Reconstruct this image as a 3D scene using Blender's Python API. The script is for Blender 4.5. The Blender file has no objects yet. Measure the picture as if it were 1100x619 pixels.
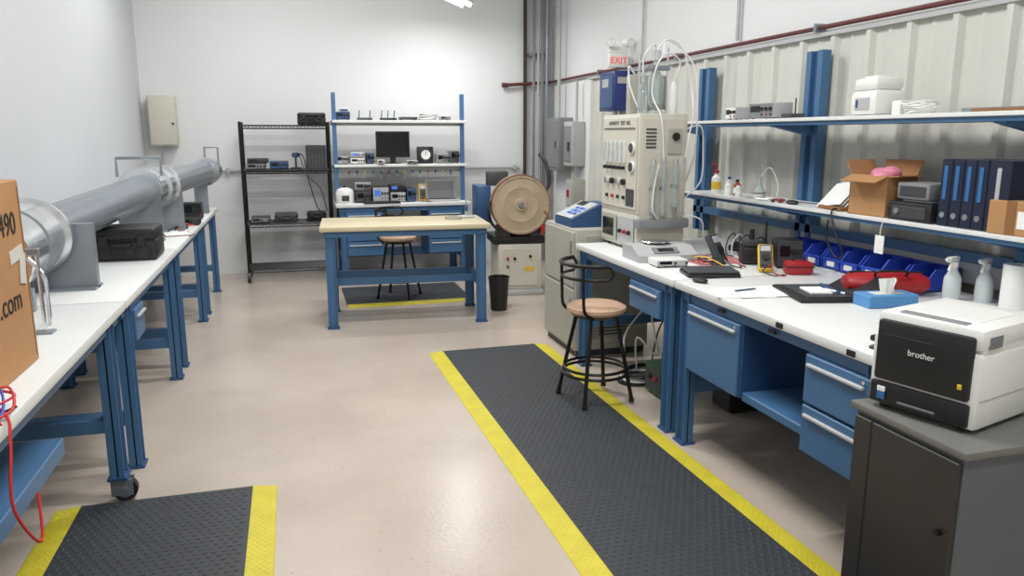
import bpy, bmesh, math, random
from mathutils import Vector, Matrix
random.seed(7)
sc=bpy.context.scene
sc.view_settings.view_transform='Standard'
sc.view_settings.look='None'
sc.view_settings.exposure=0.0
def lin(c):
    c=c/255.0
    return c/12.92 if c<=.04045 else ((c+.055)/1.055)**2.4
_m={}
def mat(name,rgb,rough=.5,metal=0,var=.06,scale=6,bump=0,bscale=60,emit=0,trans=0):
    if name in _m: return _m[name]
    m=bpy.data.materials.new(name); m.use_nodes=True; nt=m.node_tree
    b=nt.nodes['Principled BSDF']
    col=[lin(v) for v in rgb]
    b.inputs['Roughness'].default_value=rough; b.inputs['Metallic'].default_value=metal
    tc=nt.nodes.new('ShaderNodeTexCoord')
    if var>0:
        n=nt.nodes.new('ShaderNodeTexNoise'); n.inputs['Scale'].default_value=scale; n.inputs['Detail'].default_value=4
        r=nt.nodes.new('ShaderNodeValToRGB')
        r.color_ramp.elements[0].position=.3; r.color_ramp.elements[1].position=.7
        r.color_ramp.elements[0].color=[v*(1-var) for v in col]+[1]
        r.color_ramp.elements[1].color=[min(1,v*(1+var)) for v in col]+[1]
        nt.links.new(tc.outputs['Object'],n.inputs['Vector']); nt.links.new(n.outputs['Fac'],r.inputs['Fac']); nt.links.new(r.outputs['Color'],b.inputs['Base Color'])
    else: b.inputs['Base Color'].default_value=col+[1]
    if bump>0:
        n2=nt.nodes.new('ShaderNodeTexNoise'); n2.inputs['Scale'].default_value=bscale
        bp=nt.nodes.new('ShaderNodeBump'); bp.inputs['Strength'].default_value=bump; bp.inputs['Distance'].default_value=.01
        nt.links.new(tc.outputs['Object'],n2.inputs['Vector']); nt.links.new(n2.outputs['Fac'],bp.inputs['Height']); nt.links.new(bp.outputs['Normal'],b.inputs['Normal'])
    if emit>0:
        b.inputs['Emission Color'].default_value=col+[1]; b.inputs['Emission Strength'].default_value=emit
    if trans>0: b.inputs['Transmission Weight'].default_value=trans
    _m[name]=m; return m

class B:
    def __init__(s,name,loc=(0,0,0),rz=0):
        s.n=name; s.loc=loc; s.rz=rz; s.bm=bmesh.new(); s.ms=[]; s.T=Matrix.Identity(4)
    def mi(s,m):
        if m not in s.ms: s.ms.append(m)
        return s.ms.index(m)
    def mesh(s,vs,fs,m):
        bv=[s.bm.verts.new(v) for v in vs]; i=s.mi(m)
        for f in fs:
            try:
                q=s.bm.faces.new([bv[k] for k in f]); q.material_index=i; q.smooth=True
            except ValueError: pass
        for v in bv: v.co=s.T@v.co
        return s
    def box(s,x0,x1,y0,y1,z0,z1,m,bev=0,M=None):
        if x0>x1:x0,x1=x1,x0
        if y0>y1:y0,y1=y1,y0
        if z0>z1:z0,z1=z1,z0
        t=bmesh.new()
        bmesh.ops.create_cube(t,size=1)
        for v in t.verts: v.co=Vector(((v.co.x+.5)*(x1-x0)+x0,(v.co.y+.5)*(y1-y0)+y0,(v.co.z+.5)*(z1-z0)+z0))
        if bev>0:
            bev=min(bev,.45*min(x1-x0,y1-y0,z1-z0))
            bmesh.ops.bevel(t,geom=t.edges[:],offset=bev,segments=2 if bev>.004 else 1,profile=.5,affect='EDGES')
        if M is not None:
            for v in t.verts: v.co=M@v.co
        t.verts.index_update()
        s.mesh([v.co.copy() for v in t.verts],[[v.index for v in f.verts] for f in t.faces],m)
        t.free(); return s
    def rbox(s,c,size,m,rz=0,rx=0,ry=0,bev=0):
        M=Matrix.Translation(c)@Matrix.Rotation(rz,4,'Z')@Matrix.Rotation(ry,4,'Y')@Matrix.Rotation(rx,4,'X')
        a,b,d=size
        return s.box(-a/2,a/2,-b/2,b/2,-d/2,d/2,m,bev,M)
    def cyl(s,p0,p1,r,m,r2=None,seg=20,cap=True):
        p0=Vector(p0);p1=Vector(p1); r2=r if r2 is None else r2
        d=(p1-p0).normalized(); a=d.orthogonal().normalized(); b=d.cross(a)
        vs=[];fs=[]
        for p,rr in((p0,r),(p1,r2)):
            for k in range(seg):
                t=2*math.pi*k/seg; vs.append(p+rr*(a*math.cos(t)+b*math.sin(t)))
        for k in range(seg): fs.append([k,(k+1)%seg,seg+(k+1)%seg,seg+k])
        if cap: fs.append(list(range(seg))[::-1]); fs.append(list(range(seg,2*seg)))
        return s.mesh(vs,fs,m)
    def lathe(s,prof,c,m,seg=24,axis='Z',cap=True):
        vs=[];fs=[];c=Vector(c);n=len(prof)
        for k in range(seg):
            t=2*math.pi*k/seg
            for r,h in prof:
                x,y=r*math.cos(t),r*math.sin(t)
                v=Vector((x,y,h)) if axis=='Z' else Vector((x,h,y)) if axis=='Y' else Vector((h,x,y))
                vs.append(c+v)
        for k in range(seg):
            k2=(k+1)%seg
            for j in range(n-1): fs.append([k*n+j,k2*n+j,k2*n+j+1,k*n+j+1])
        if cap:
            fs.append([k*n for k in range(seg)][::-1]); fs.append([k*n+n-1 for k in range(seg)])
        return s.mesh(vs,fs,m)
    def tube(s,pts,r,m,seg=8,smooth=True,closed=False,res=6):
        P=[Vector(p) for p in pts]
        if smooth and len(P)>2:
            Q=[];n=len(P)
            for i in range(n if closed else n-1):
                if closed: p0,p1,p2,p3=P[(i-1)%n],P[i],P[(i+1)%n],P[(i+2)%n]
                else: p0,p1,p2,p3=P[max(i-1,0)],P[i],P[i+1],P[min(i+2,n-1)]
                for k in range(res):
                    t=k/res
                    Q.append(.5*((2*p1)+(-p0+p2)*t+(2*p0-5*p1+4*p2-p3)*t*t+(-p0+3*p1-3*p2+p3)*t**3))
            if not closed: Q.append(P[-1])
            P=Q
        n=len(P); vs=[];fs=[]; up=None
        for i,p in enumerate(P):
            d=P[(i+1)%n]-P[(i-1)%n] if closed else P[min(i+1,n-1)]-P[max(i-1,0)]
            if d.length<1e-9: d=Vector((0,0,1))
            d.normalize()
            if up is None: up=d.orthogonal().normalized()
            up=(up-d*up.dot(d))
            if up.length<1e-6: up=d.orthogonal()
            up.normalize(); b=d.cross(up)
            for k in range(seg):
                t=2*math.pi*k/seg; vs.append(p+r*(up*math.cos(t)+b*math.sin(t)))
        for i in range(n if closed else n-1):
            j=(i+1)%n
            for k in range(seg): fs.append([i*seg+k,i*seg+(k+1)%seg,j*seg+(k+1)%seg,j*seg+k])
        if not closed:
            fs.append(list(range(seg))[::-1]); fs.append([(n-1)*seg+k for k in range(seg)])
        return s.mesh(vs,fs,m)
    def prism(s,pts,axis,a,b,m):
        vs=[]
        for h in(a,b):
            for p,q in pts: vs.append({'X':(h,p,q),'Y':(p,h,q),'Z':(p,q,h)}[axis])
        n=len(pts)
        fs=[[k,(k+1)%n,n+(k+1)%n,n+k] for k in range(n)]+[list(range(n))[::-1],list(range(n,2*n))]
        return s.mesh([Vector(v) for v in vs],fs,m)
    def sphere(s,c,r,m,sc=(1,1,1),seg=20):
        prof=[(max(1e-5,r*math.cos(t)),r*math.sin(t)) for t in [(-.5+k/10)*math.pi for k in range(11)]]
        T0=s.T; s.T=T0@Matrix.Translation(c)@Matrix.Diagonal((*sc,1)); s.lathe(prof,(0,0,0),m,seg); s.T=T0
        return s
    def done(s,flat=False):
        bm=s.bm
        bmesh.ops.recalc_face_normals(bm,faces=bm.faces[:])
        for e in bm.edges:
            e.smooth=len(e.link_faces)==2 and e.calc_face_angle(0)<.6
        if flat:
            for f in bm.faces: f.smooth=False
        me=bpy.data.meshes.new(s.n); bm.to_mesh(me); bm.free()
        for m in s.ms: me.materials.append(m)
        o=bpy.data.objects.new(s.n,me); sc.collection.objects.link(o)
        o.location=s.loc; o.rotation_euler=(0,0,s.rz)
        return o
def text(parent,name,body,loc,rot,size,m,ext=.0006):
    c=bpy.data.curves.new(name,'FONT'); c.body=body; c.size=size; c.extrude=ext; c.align_x='CENTER'; c.align_y='CENTER'
    c.materials.append(m)
    o=bpy.data.objects.new(name,c); sc.collection.objects.link(o); o.parent=parent; o.location=loc; o.rotation_euler=rot
    return o
H=math.pi/2
# ---------- materials
WHITE=mat('laminate_white',(224,226,224),.38,var=.02)
BLUE=mat('paint_blue',(68,108,148),.42,var=.04,scale=3)
BLUED=mat('paint_blue_dark',(44,78,122),.45,var=.04)
BINB=mat('bin_plastic_blue',(50,80,190),.35,var=.03)
BLK=mat('plastic_black',(28,28,30),.45,var=.05)
BLKM=mat('metal_black',(24,24,26),.35,metal=.3,var=.05)
DGREY=mat('dark_grey',(62,64,68),.5)
GREY=mat('mid_grey',(128,130,132),.5)
LGREY=mat('light_grey',(178,180,180),.5,var=.03)
STEEL=mat('galvanised_steel',(232,235,238),.2,metal=.97,var=.1,scale=14)
STEELD=mat('steel_dull',(146,153,160),.42,metal=.6,var=.08)
PVC=mat('pvc_grey',(132,140,148),.26,var=.04,metal=.3)
BEIGE=mat('enamel_beige',(202,198,184),.45,var=.03)
BEIGED=mat('enamel_beige_dark',(170,168,157),.5,var=.03)
WPL=mat('plastic_white',(232,232,228),.35,var=.02)
CARD=mat('cardboard',(180,134,90),.85,var=.07,scale=5)
CARDD=mat('cardboard_dark',(140,98,62),.85,var=.07)
TAN=mat('maple_top',(204,193,160),.4,var=.05,scale=4)
SEAT=mat('seat_tan',(190,158,132),.7,var=.12,scale=25,bump=.1)
BROWN=mat('rust_brown',(126,82,60),.6)
REDPIPE=mat('paint_oxide_red',(96,46,44),.5)
RED=mat('plastic_red',(166,34,40),.45)
REDW=mat('wire_red',(200,40,36),.5)
BLUEW=mat('wire_blue',(40,70,180),.5)
YEL=mat('plastic_yellow',(222,184,48),.5)
GREEN=mat('enamel_green',(60,110,70),.5)
PINK=mat('bubble_pink',(226,140,165),.4,bump=.4,bscale=50)
NAVY=mat('binder_navy',(24,32,56),.4)
BIND=mat('binder_blue',(50,104,158),.4)
PAPER=mat('paper_white',(240,240,236),.8,var=.02)
GLASS=mat('glass_lab',(225,235,235),.08,var=0,trans=.75)
SCREEN=mat('screen_black',(14,15,18),.15,var=0)
LCD=mat('lcd_blue',(70,120,210),.3,var=.05,emit=.3)
AMBER=mat('bottle_amber',(150,90,30),.3)
DISC=mat('blower_tan',(182,164,138),.65,var=.08,scale=12,bump=.05)
EXR=mat('exit_red',(225,40,36),.4,var=0,emit=.5)
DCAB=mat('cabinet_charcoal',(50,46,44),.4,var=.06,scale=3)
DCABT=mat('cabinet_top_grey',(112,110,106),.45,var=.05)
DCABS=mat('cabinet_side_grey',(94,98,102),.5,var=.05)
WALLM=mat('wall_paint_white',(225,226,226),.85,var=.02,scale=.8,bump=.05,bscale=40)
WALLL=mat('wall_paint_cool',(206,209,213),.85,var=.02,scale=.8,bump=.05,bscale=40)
CEILM=mat('ceiling_white',(205,205,203),.9,var=.02)
CORR=mat('corrugated_steel_beige',(204,204,196),.5,metal=0,var=.05,scale=2)
def floor_mat():
    m=bpy.data.materials.new('epoxy_concrete_beige'); m.use_nodes=True; nt=m.node_tree; b=nt.nodes['Principled BSDF']
    tc=nt.nodes.new('ShaderNodeTexCoord')
    n=nt.nodes.new('ShaderNodeTexNoise'); n.inputs['Scale'].default_value=1.3; n.inputs['Detail'].default_value=7
    r=nt.nodes.new('ShaderNodeValToRGB'); r.color_ramp.elements[0].position=.35; r.color_ramp.elements[1].position=.7
    r.color_ramp.elements[0].color=[lin(184),lin(171),lin(158),1]; r.color_ramp.elements[1].color=[lin(200),lin(187),lin(174),1]
    v=nt.nodes.new('ShaderNodeTexNoise'); v.inputs['Scale'].default_value=45; v.inputs['Detail'].default_value=3
    r2=nt.nodes.new('ShaderNodeValToRGB'); r2.color_ramp.elements[0].position=.27; r2.color_ramp.elements[1].position=.33
    r2.color_ramp.elements[0].color=(.55,.5,.46,1); r2.color_ramp.elements[1].color=(1,1,1,1)
    mx=nt.nodes.new('ShaderNodeMixRGB'); mx.blend_type='MULTIPLY'; mx.inputs['Fac'].default_value=.6
    for q in(n,v): nt.links.new(tc.outputs['Object'],q.inputs['Vector'])
    nt.links.new(n.outputs['Fac'],r.inputs['Fac']); nt.links.new(v.outputs['Fac'],r2.inputs['Fac'])
    nt.links.new(r.outputs['Color'],mx.inputs['Color1']); nt.links.new(r2.outputs['Color'],mx.inputs['Color2']); nt.links.new(mx.outputs['Color'],b.inputs['Base Color'])
    b.inputs['Roughness'].default_value=.25
    bp=nt.nodes.new('ShaderNodeBump'); bp.inputs['Strength'].default_value=.08; bp.inputs['Distance'].default_value=.01
    nt.links.new(v.outputs['Fac'],bp.inputs['Height']); nt.links.new(bp.outputs['Normal'],b.inputs['Normal'])
    return m
FLOOR=floor_mat()
MATB=mat('rubber_black',(52,56,61),.55,var=.08,scale=9)
MATY=mat('rubber_yellow',(204,190,50),.55,var=.08,scale=9)

# ---------- room
XL,XR,YB,YF,ZC=-1.54,3.22,9.4,-1.6,4.1
B('floor').box(XL-.1,XR+.1,YF-.1,YB+.1,-.1,0,FLOOR).done()
B('ceiling').box(XL-.1,XR+.1,YF-.1,YB+.1,ZC,ZC+.1,CEILM).done()
B('wall_back').box(XL-.1,XR+.1,YB,YB+.1,0,ZC,WALLM).done()
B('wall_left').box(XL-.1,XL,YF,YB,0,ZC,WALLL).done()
B('wall_front').box(XL-.1,XR+.1,YF-.1,YF,0,ZC,WALLM).done()
B('wall_right').box(XR,XR+.1,YF,YB,0,ZC,WALLM).done()
b=B('trim_1')
prof=[];y=YF+.02
while y<8.0:
    prof+=[(y,0),(y+.10,0),(y+.112,.008),(y+.128,.008),(y+.14,0),(y+.225,0),(y+.245,.028),(y+.280,.028),(y+.300,0)]
    y+=.3
vs=[];n=len(prof)
for z in(0,2.2):
    for yy,dx in prof: vs.append(Vector((XR-.012-dx,yy,z)))
b.mesh(vs,[[k,k+1,n+k+1,n+k] for k in range(n-1)],CORR)
b.box(XR-.05,XR-.002,YF+.02,8.06,2.19,2.215,LGREY)
b.done()
b=B('fire_sprinkler_pipe')
b.tube([(XR-.045,-1,2.245),(XR-.045,9.33,2.245)],.014,REDPIPE,12,smooth=False)
b.tube([(XR-.045,9.33,2.245),(2.58,9.33,2.2)],.02,REDPIPE,12,smooth=False)
b.cyl((2.62,9.33,2.2),(2.55,9.33,2.2),.028,REDPIPE)
for yy in(2.5,4.2,6,7.7): b.box(XR-.08,XR-.005,yy,yy+.02,2.22,2.27,STEELD)
b.done()
b=B('wall_conduit')
b.tube([(-.75,9.36,1.2),(2.78,9.36,1.2)],.018,LGREY,10,smooth=False)
for x in(-.7,.2,1.1,2.0,2.7): b.box(x,x+.03,9.33,9.395,1.17,1.23,LGREY)
b.done()
b=B('vertical_conduits')
for x,r,m in((2.93,.018,GREY),(2.99,.016,LGREY),(3.04,.022,GREY),(3.10,.026,STEELD)):
    b.cyl((x,9.25,0.02),(x,9.25,ZC-.02),r,m)
for z in(.8,2.55,3.4): b.box(2.88,3.14,9.275,9.398,z,z+.035,STEELD)
b.box(2.83,2.865,9.33,9.365,0.02,ZC-.02,mat('conduit_dark',(66,52,48),.6))
b.done()
b=B('overhead_conduit')
b.cyl((XR-.03,5.15,2.28),(XR-.03,5.15,ZC-.02),.014,LGREY)
b.cyl((XR-.03,6.75,2.28),(XR-.03,6.75,ZC-.02),.01,LGREY)
b.box(XR-.045,XR-.004,5.12,5.18,2.9,2.93,GREY); b.done()
b=B('electrical_panel')
b.box(3.04,XR-.004,8.62,9.1,1.18,1.8,GREY,.01); b.box(3.03,3.045,8.66,9.06,1.22,1.76,GREY,.004); b.box(3.02,3.035,8.69,8.71,1.45,1.53,DGREY)
b.cyl((3.12,8.85,1.8),(3.12,8.85,ZC-.02),.02,LGREY); b.done()
b=B('electrical_panel')
b.box(3.06,XR-.004,8.22,8.5,1.25,1.75,LGREY,.01); b.box(3.05,3.065,8.25,8.47,1.3,1.7,GREY,.004); b.box(3.03,3.055,8.28,8.31,1.42,1.52,DGREY)
b.cyl((3.14,8.3,1.75),(3.14,8.3,2.2),.016,LGREY); b.cyl((3.14,8.38,0.02),(3.14,8.38,1.25),.016,LGREY); b.done()
b=B('disconnect_switch'); b.box(3.07,XR-.004,8.2,8.42,.78,1.1,BEIGED,.01); b.box(3.06,3.075,8.22,8.4,.8,1.08,LGREY,.004); b.box(3.035,3.062,8.3,8.33,.9,.98,RED,.004); b.done()
b=B('electrical_box')
b.box(-1.46,-1.18,9.24,9.396,1.48,2.02,BEIGE,.012); b.box(-1.445,-1.195,9.225,9.245,1.495,2.005,BEIGE,.006)
b.cyl((-1.21,9.22,1.72),(-1.21,9.235,1.72),.014,DGREY); b.cyl((-1.34,9.33,1.48),(-1.34,9.33,1.2),.016,LGREY)
b.box(-1.37,-1.31,9.3,9.396,1.18,1.24,LGREY,.004); b.done()
# ---------- lights
TUBE=mat('lamp_tube_white',(255,255,252),.4,var=0,emit=8)
def fixture(x,y,rz=0,z=ZC-.25,p=60,L=1.24):
    b=B('ceiling_strip_light',(x,y,z),rz)
    b.prism([(-.09,0),(.09,0),(.05,.06),(-.05,.06)],'X',-L/2,L/2,WPL)
    for dy in(-.045,.045): b.cyl((-L/2+.02,dy,-.018),(L/2-.02,dy,-.018),.014,TUBE,seg=10)
    for dx in(-L*.4,L*.4): b.cyl((dx,0,.06),(dx,0,ZC-z),.004,STEELD,seg=6)
    b.done()
    l=bpy.data.lights.new('strip_lamp','AREA'); l.shape='RECTANGLE'; l.size=L; l.size_y=.2; l.energy=p; l.color=(1,.998,.99)
    o=bpy.data.objects.new('strip_lamp',l); sc.collection.objects.link(o); o.location=(x,y,z-.05); o.rotation_euler=(0,0,rz)
for (x,y,p) in((.8,.3,62),(.8,3.0,65),(.8,5.4,66),(-.1,7.4,43)): fixture(x,y,0,ZC-.25,p)
fixture(1.76,8.3,1.0,3.0,22,.7)
# ---------- workbench
def workbench(name,cx,cy,L,D,rz,topm,z=.86,legs=None,stringer=.30,casters=False,shelf=None,drawers=(),sthick=.04):
    b=B(name,(cx,cy,0),rz)
    b.box(-L/2,L/2,-D/2,D/2,z-.04,z,topm,.006)
    b.box(-L/2+.03,L/2-.03,-D/2+.03,-D/2+.06,z-.09,z-.04,BLUE)
    b.box(-L/2+.03,L/2-.03,D/2-.06,D/2-.03,z-.09,z-.04,BLUE)
    if legs is None: legs=(-L/2+.08,L/2-.08)
    f=.11 if casters else 0.0
    for x in legs:
        for y in(-D/2+.05,D/2-.05):
            b.box(x-.04,x+.04,y-.006,y+.0,f,z-.04,BLUE)
            b.box(x-.04,x-.034,y-.03,y+.03,f,z-.04,BLUE); b.box(x+.034,x+.04,y-.03,y+.03,f,z-.04,BLUE)
            b.box(x-.05,x+.05,y-.04,y+.04,f,f+.012,BLUED)
            if casters:
                b.cyl((x,y,.085),(x,y,.11),.025,STEELD)
                b.box(x-.026,x-.02,y-.055,y+.035,.03,.105,STEELD); b.box(x+.02,x+.026,y-.055,y+.035,.03,.105,STEELD)
                b.box(x-.028,x+.028,y-.035,y+.035,.095,.11,STEELD)
                b.cyl((x-.018,y-.02,.052),(x+.018,y-.02,.052),.052,BLK,seg=28); b.cyl((x-.03,y-.02,.052),(x+.03,y-.02,.052),.016,STEEL)
                b.cyl((x-.02,y-.02,.052),(x+.02,y-.02,.052),.034,GREY,seg=24)
        b.box(x-.025,x+.025,-D/2+.05,D/2-.05,z-.1,z-.04,BLUE)
        b.box(x-.03,x+.03,-D/2+.05,D/2-.05,stringer+.02,stringer+.08,BLUE)
    b.box(legs[0],legs[-1],D/2-.09,D/2-.06,stringer-.02,stringer+.08,BLUE)
    if shelf:
        x0,x1,y0,y1,zz=shelf; b.box(x0,x1,y0,y1,zz-sthick,zz,BLUE,.004)
    for (x0,x1,z0,z1,nd) in drawers:
        b.box(x0,x1,-D/2+.03,-D/2+.55,z0,z1,BLUED,.004)
        h=(z1-z0)/nd
        for k in range(nd):
            a=z0+k*h+.006; c=z0+(k+1)*h-.006
            b.box(x0+.008,x1-.008,-D/2+.012,-D/2+.032,a,c,BLUE,.004)
            b.box(x0+.03,x1-.03,-D/2-.004,-D/2+.012,c-.045,c-.03,LGREY,.004)
            b.cyl((x1-.04,-D/2+.008,c-.018),(x1-.04,-D/2+.013,c-.018),.007,STEEL,seg=10)
    return b
cyA=(3.52+4.95)/2; LA=4.95-3.52
b=workbench('workbench',2.48,cyA,LA,1.2,-H,WHITE,stringer=.26,shelf=(-.2,.62,.1,.5,.3),
   drawers=((-(4.08-cyA),-(3.68-cyA),.6,.77,1),)); b.done()
cyB=(2.0+3.5)/2; LB=3.5-2.0
b=workbench('workbench',2.48,cyB,LB,1.2,-H,WHITE,stringer=.26,shelf=(-(2.9-cyB),-(2.47-cyB),-.56,.3,.45),
   drawers=((-(3.38-cyB),-(2.9-cyB),.42,.77,1),(-(2.45-cyB),-(2.08-cyB),.36,.77,2)))
for yy in(3.1,2.7): b.box(-(yy-cyB),-(yy-cyB)+.05,-.585,-.578,.785,.80,BLK)
for yy in(2.62,2.2): b.box(-(yy-cyB),-(yy-cyB)+.04,-.606,-.6,.828,.85,BLK)
b.done()
def leftb(y0,y1,legs,**k):
    c=(y0+y1)/2
    return workbench('workbench',-1.13,c,y1-y0,.75,H,WHITE,legs=[l-c for l in legs],**k)
leftb(1.3,3.73,(1.5,3.52),casters=True,stringer=.31,shelf=(1.3-2.515+.1,2.8-2.515,-.33,.3,.58),sthick=.06).done()
leftb(3.75,5.45,(3.9,5.33),stringer=.2,drawers=((3.98-4.6,4.22-4.6,.6,.77,1),)).done()
leftb(5.47,7.15,(5.62,7.0),stringer=.2).done()
leftb(7.17,8.5,(7.3,8.35),stringer=.2).done()
b=workbench('workbench',1.2,8.85,1.5,.72,0,WHITE,stringer=.2,drawers=((-.65,-.24,.28,.77,3),(.26,.66,.28,.77,3)))
for x in(-.72,.7):
    b.box(x-.022,x+.022,-.17,-.13,.86,2.05,BLUE); b.box(x-.02,x+.02,-.13,.28,1.225,1.25,BLUE); b.box(x-.02,x+.02,-.13,.28,1.705,1.73,BLUE)
for zz in(1.25,1.73): b.box(-.74,.74,-.2,.28,zz,zz+.03,WHITE,.004); b.box(-.7,.7,-.13,-.10,zz-.03,zz,LGREY)
b.done()
b=workbench('work_table',.93,6.70,1.42,.76,-.07,TAN,stringer=.3)
b.box(-.66,.66,-.1,-.07,.32,.38,BLUE); b.done()
# ---------- mats (moulded bubbles are real geometry)
def mat_obj(name,x0,x1,y0,y1,rz=0,yl=(1,1,0,0),w=.105):
    cx,cy=(x0+x1)/2,(y0+y1)/2; hx,hy=(x1-x0)/2,(y1-y0)/2
    b=B(name,(cx,cy,0),rz); t=.015
    ix0=-hx+w*yl[0]; ix1=hx-w*yl[1]; iy0=-hy+w*yl[2]; iy1=hy-w*yl[3]
    b.box(ix0,ix1,iy0,iy1,.001,t,MATB)
    if yl[0]: b.prism([(-hx,.001),(ix0,.001),(ix0,t),(-hx+.005,.004)],'Y',-hy,hy,MATY)
    if yl[1]: b.prism([(ix1,.001),(hx,.001),(hx-.005,.004),(ix1,t)],'Y',-hy,hy,MATY)
    if yl[2]: b.prism([(-hy,.001),(iy0,.001),(iy0,t),(-hy+.005,.004)],'X',ix0,ix1,MATY)
    if yl[3]: b.prism([(iy1,.001),(hy,.001),(hy-.005,.004),(iy1,t)],'X',ix0,ix1,MATY)
    o=b.done(flat=True)
    me=o.data; iy=me.materials.find('rubber_yellow')
    vs=[];fs=[];mi=[]
    C=[(math.cos(k*math.pi/3),math.sin(k*math.pi/3)) for k in range(6)]
    def bub(x,y,z,r,h,i,sl=0):
        n=len(vs)
        for q,hh in((1,0),(.62,h)):
            for c,s_ in C: vs.append((x+c*r*q,y+s_*r*q,z+hh+sl*c*r*q))
        for k in range(6): fs.append((n+k,n+(k+1)%6,n+6+(k+1)%6,n+6+k)); mi.append(i)
        fs.append(tuple(n+6+k for k in range(6))); mi.append(i)
    p=.036; r=0; yy=iy0+.015
    while yy<iy1-.012:
        xx=ix0+.016+(p/2 if r%2 else 0)
        while xx<ix1-.012: bub(xx,yy,t-.0005,.0115,.0035,0); xx+=p
        yy+=p*.866; r+=1
    sl=(t-.004)/(w-.005)
    for side in(0,1):
        if not yl[side]: continue
        yy=-hy+.02; r=0
        while yy<hy-.01:
            for k in range(3):
                d=.022+k*.03+(.015 if r%2 else 0)
                if d>w-.008: continue
                xx=-hx+d if side==0 else hx-d
                bub(xx,yy,.004+sl*(d-.005)-.0008,.007,.0022,iy,sl if side==0 else -sl)
            yy+=.018; r+=1
    m2=bpy.data.meshes.new('bubbles'); m2.from_pydata(vs,[],fs)
    for m in me.materials: m2.materials.append(m)
    m2.polygons.foreach_set('material_index',mi); m2.update()
    bm=bmesh.new(); bm.from_mesh(me); bm.from_mesh(m2); bm.to_mesh(me); bm.free(); bpy.data.meshes.remove(m2)
mat_obj('anti_fatigue_mat',.94,1.87,1.2,5.44,.012)
mat_obj('anti_fatigue_mat',-1.06,-.14,1.4,3.47,0)
mat_obj('anti_fatigue_mat',.45,1.66,7.15,8.1,0,yl=(0,0,1,0),w=.1)
# ---------- stools
def stool(x,y,rz,sz=.6,z0=0):
    b=B('bar_stool',(x,y,z0),rz)
    r=.012
    for k in range(4):
        a=math.pi/4+k*H
        b.tube([(.12*math.cos(a),.12*math.sin(a),sz-.05),(.17*math.cos(a),.17*math.sin(a),.3),(.23*math.cos(a),.23*math.sin(a),.012)],r,BLKM,10)
        b.cyl((.23*math.cos(a),.23*math.sin(a),.0),(.23*math.cos(a),.23*math.sin(a),.02),.017,BLK,seg=12)
    for rr,zz in((.2,.17),(.19,.2)):
        b.tube([(rr*math.cos(t*math.pi/8),rr*math.sin(t*math.pi/8),zz) for t in range(16)],.009,BLKM,8,closed=True,res=2)
    b.lathe([(.001,sz-.06),(.13,sz-.06),(.165,sz-.035),(.165,sz-.03)],(0,0,0),BLKM,28)
    b.lathe([(.001,sz-.035),(.165,sz-.035),(.18,sz-.02),(.178,sz),(.15,sz+.015),(.001,sz+.018)],(0,0,0),SEAT,32)
    for zz,rr,r2 in((sz+.27,.215,.013),(sz+.19,.21,.009)):
        b.tube([(-rr*math.cos(t),rr*math.sin(t),zz) for t in [(-1.35+k*.27) for k in range(11)]],r2,BLKM,10,res=3)
    for s in(-1,1):
        b.tube([(-.10,s*.13,sz-.05),(-.155,s*.13,sz-.0),(-.165,s*.13,sz+.1),(-.17,s*.13,sz+.27)],.010,BLKM,8)
        b.tube([(-.215*math.cos(1.35),s*.215*math.sin(1.35),sz+.27),(-.02,s*.215,sz+.23),(-.21*math.cos(1.35),s*.21*math.sin(1.35),sz+.19)],.009,BLKM,8)
    b.done()
stool(1.72,4.16,.15,.575,.0185)
stool(.98,7.5,-.5,.6,.0185)
# ---------- wire rack
b=B('wire_shelving_rack',(0,0,0))
x0,x1,y0,y1=-.5,.42,8.74,9.2
for x in(x0,x1):
    for y in(y0,y1):
        b.cyl((x,y,.1),(x,y,1.74),.0135,BLKM,seg=12)
        b.cyl((x-.015,y,.045),(x+.015,y,.045),.045,BLK,seg=18); b.box(x-.02,x+.02,y-.02,y+.02,.085,.11,STEELD)
        b.box(x-.022,x-.017,y-.02,y+.02,.04,.1,STEELD); b.box(x+.017,x+.022,y-.02,y+.02,.04,.1,STEELD)
for z in(.14,.64,1.22,1.70):
    for zz in(z,z-.03):
        for y in(y0,y1): b.cyl((x0,y,zz),(x1,y,zz),.006,BLKM,seg=6)
        for x in(x0,x1): b.cyl((x,y0,zz),(x,y1,zz),.006,BLKM,seg=6)
    for k in range(19):
        y=y0+(y1-y0)*k/18; b.cyl((x0,y,z+.004),(x1,y,z+.004),.003,BLKM,seg=5)
    for k in range(1,4): 
        x=x0+(x1-x0)*k/4; b.cyl((x,y0,z-.004),(x,y1,z-.004),.004,BLKM,seg=5)
    for k in range(24):
        xa=x0+(x1-x0)*k/24; xb=x0+(x1-x0)*(k+1)/24
        b.cyl((xa,y0,z if k%2 else z-.03),(xb,y0,z-.03 if k%2 else z),.003,BLKM,seg=5)
b.done()
def case(name,x0,x1,y0,y1,z0,z1,m=BLK,rz=0):
    cx,cy=(x0+x1)/2,(y0+y1)/2; a,c,h=(x1-x0)/2,(y1-y0)/2,z1-z0
    b=B(name,(cx,cy,z0),rz)
    b.box(-a,a,-c,c,0,h*.62,m,.018); b.box(-a,a,-c,c,h*.64,h,m,.018); b.box(-a+.008,a-.008,-c+.008,c-.008,h*.55,h*.7,m)
    b.box(-a-.004,a+.004,-c-.005,c+.005,h*.59,h*.63,m,.003)
    for x in(-a*.55,a*.55): b.box(x-.025,x+.025,-c-.014,-c,h*.45,h*.78,m,.004)
    b.tube([(-a*.25,-c-.003,h*.5),(-a*.25,-c-.03,h*.5),(a*.25,-c-.03,h*.5),(a*.25,-c-.003,h*.5)],.009,m,8,smooth=False)
    for k in range(5):
        x=-a*.8+k*a*.4; b.box(x-.008,x+.008,-c-.005,c+.005,.01,h*.4,m,.003)
    b.done()
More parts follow.
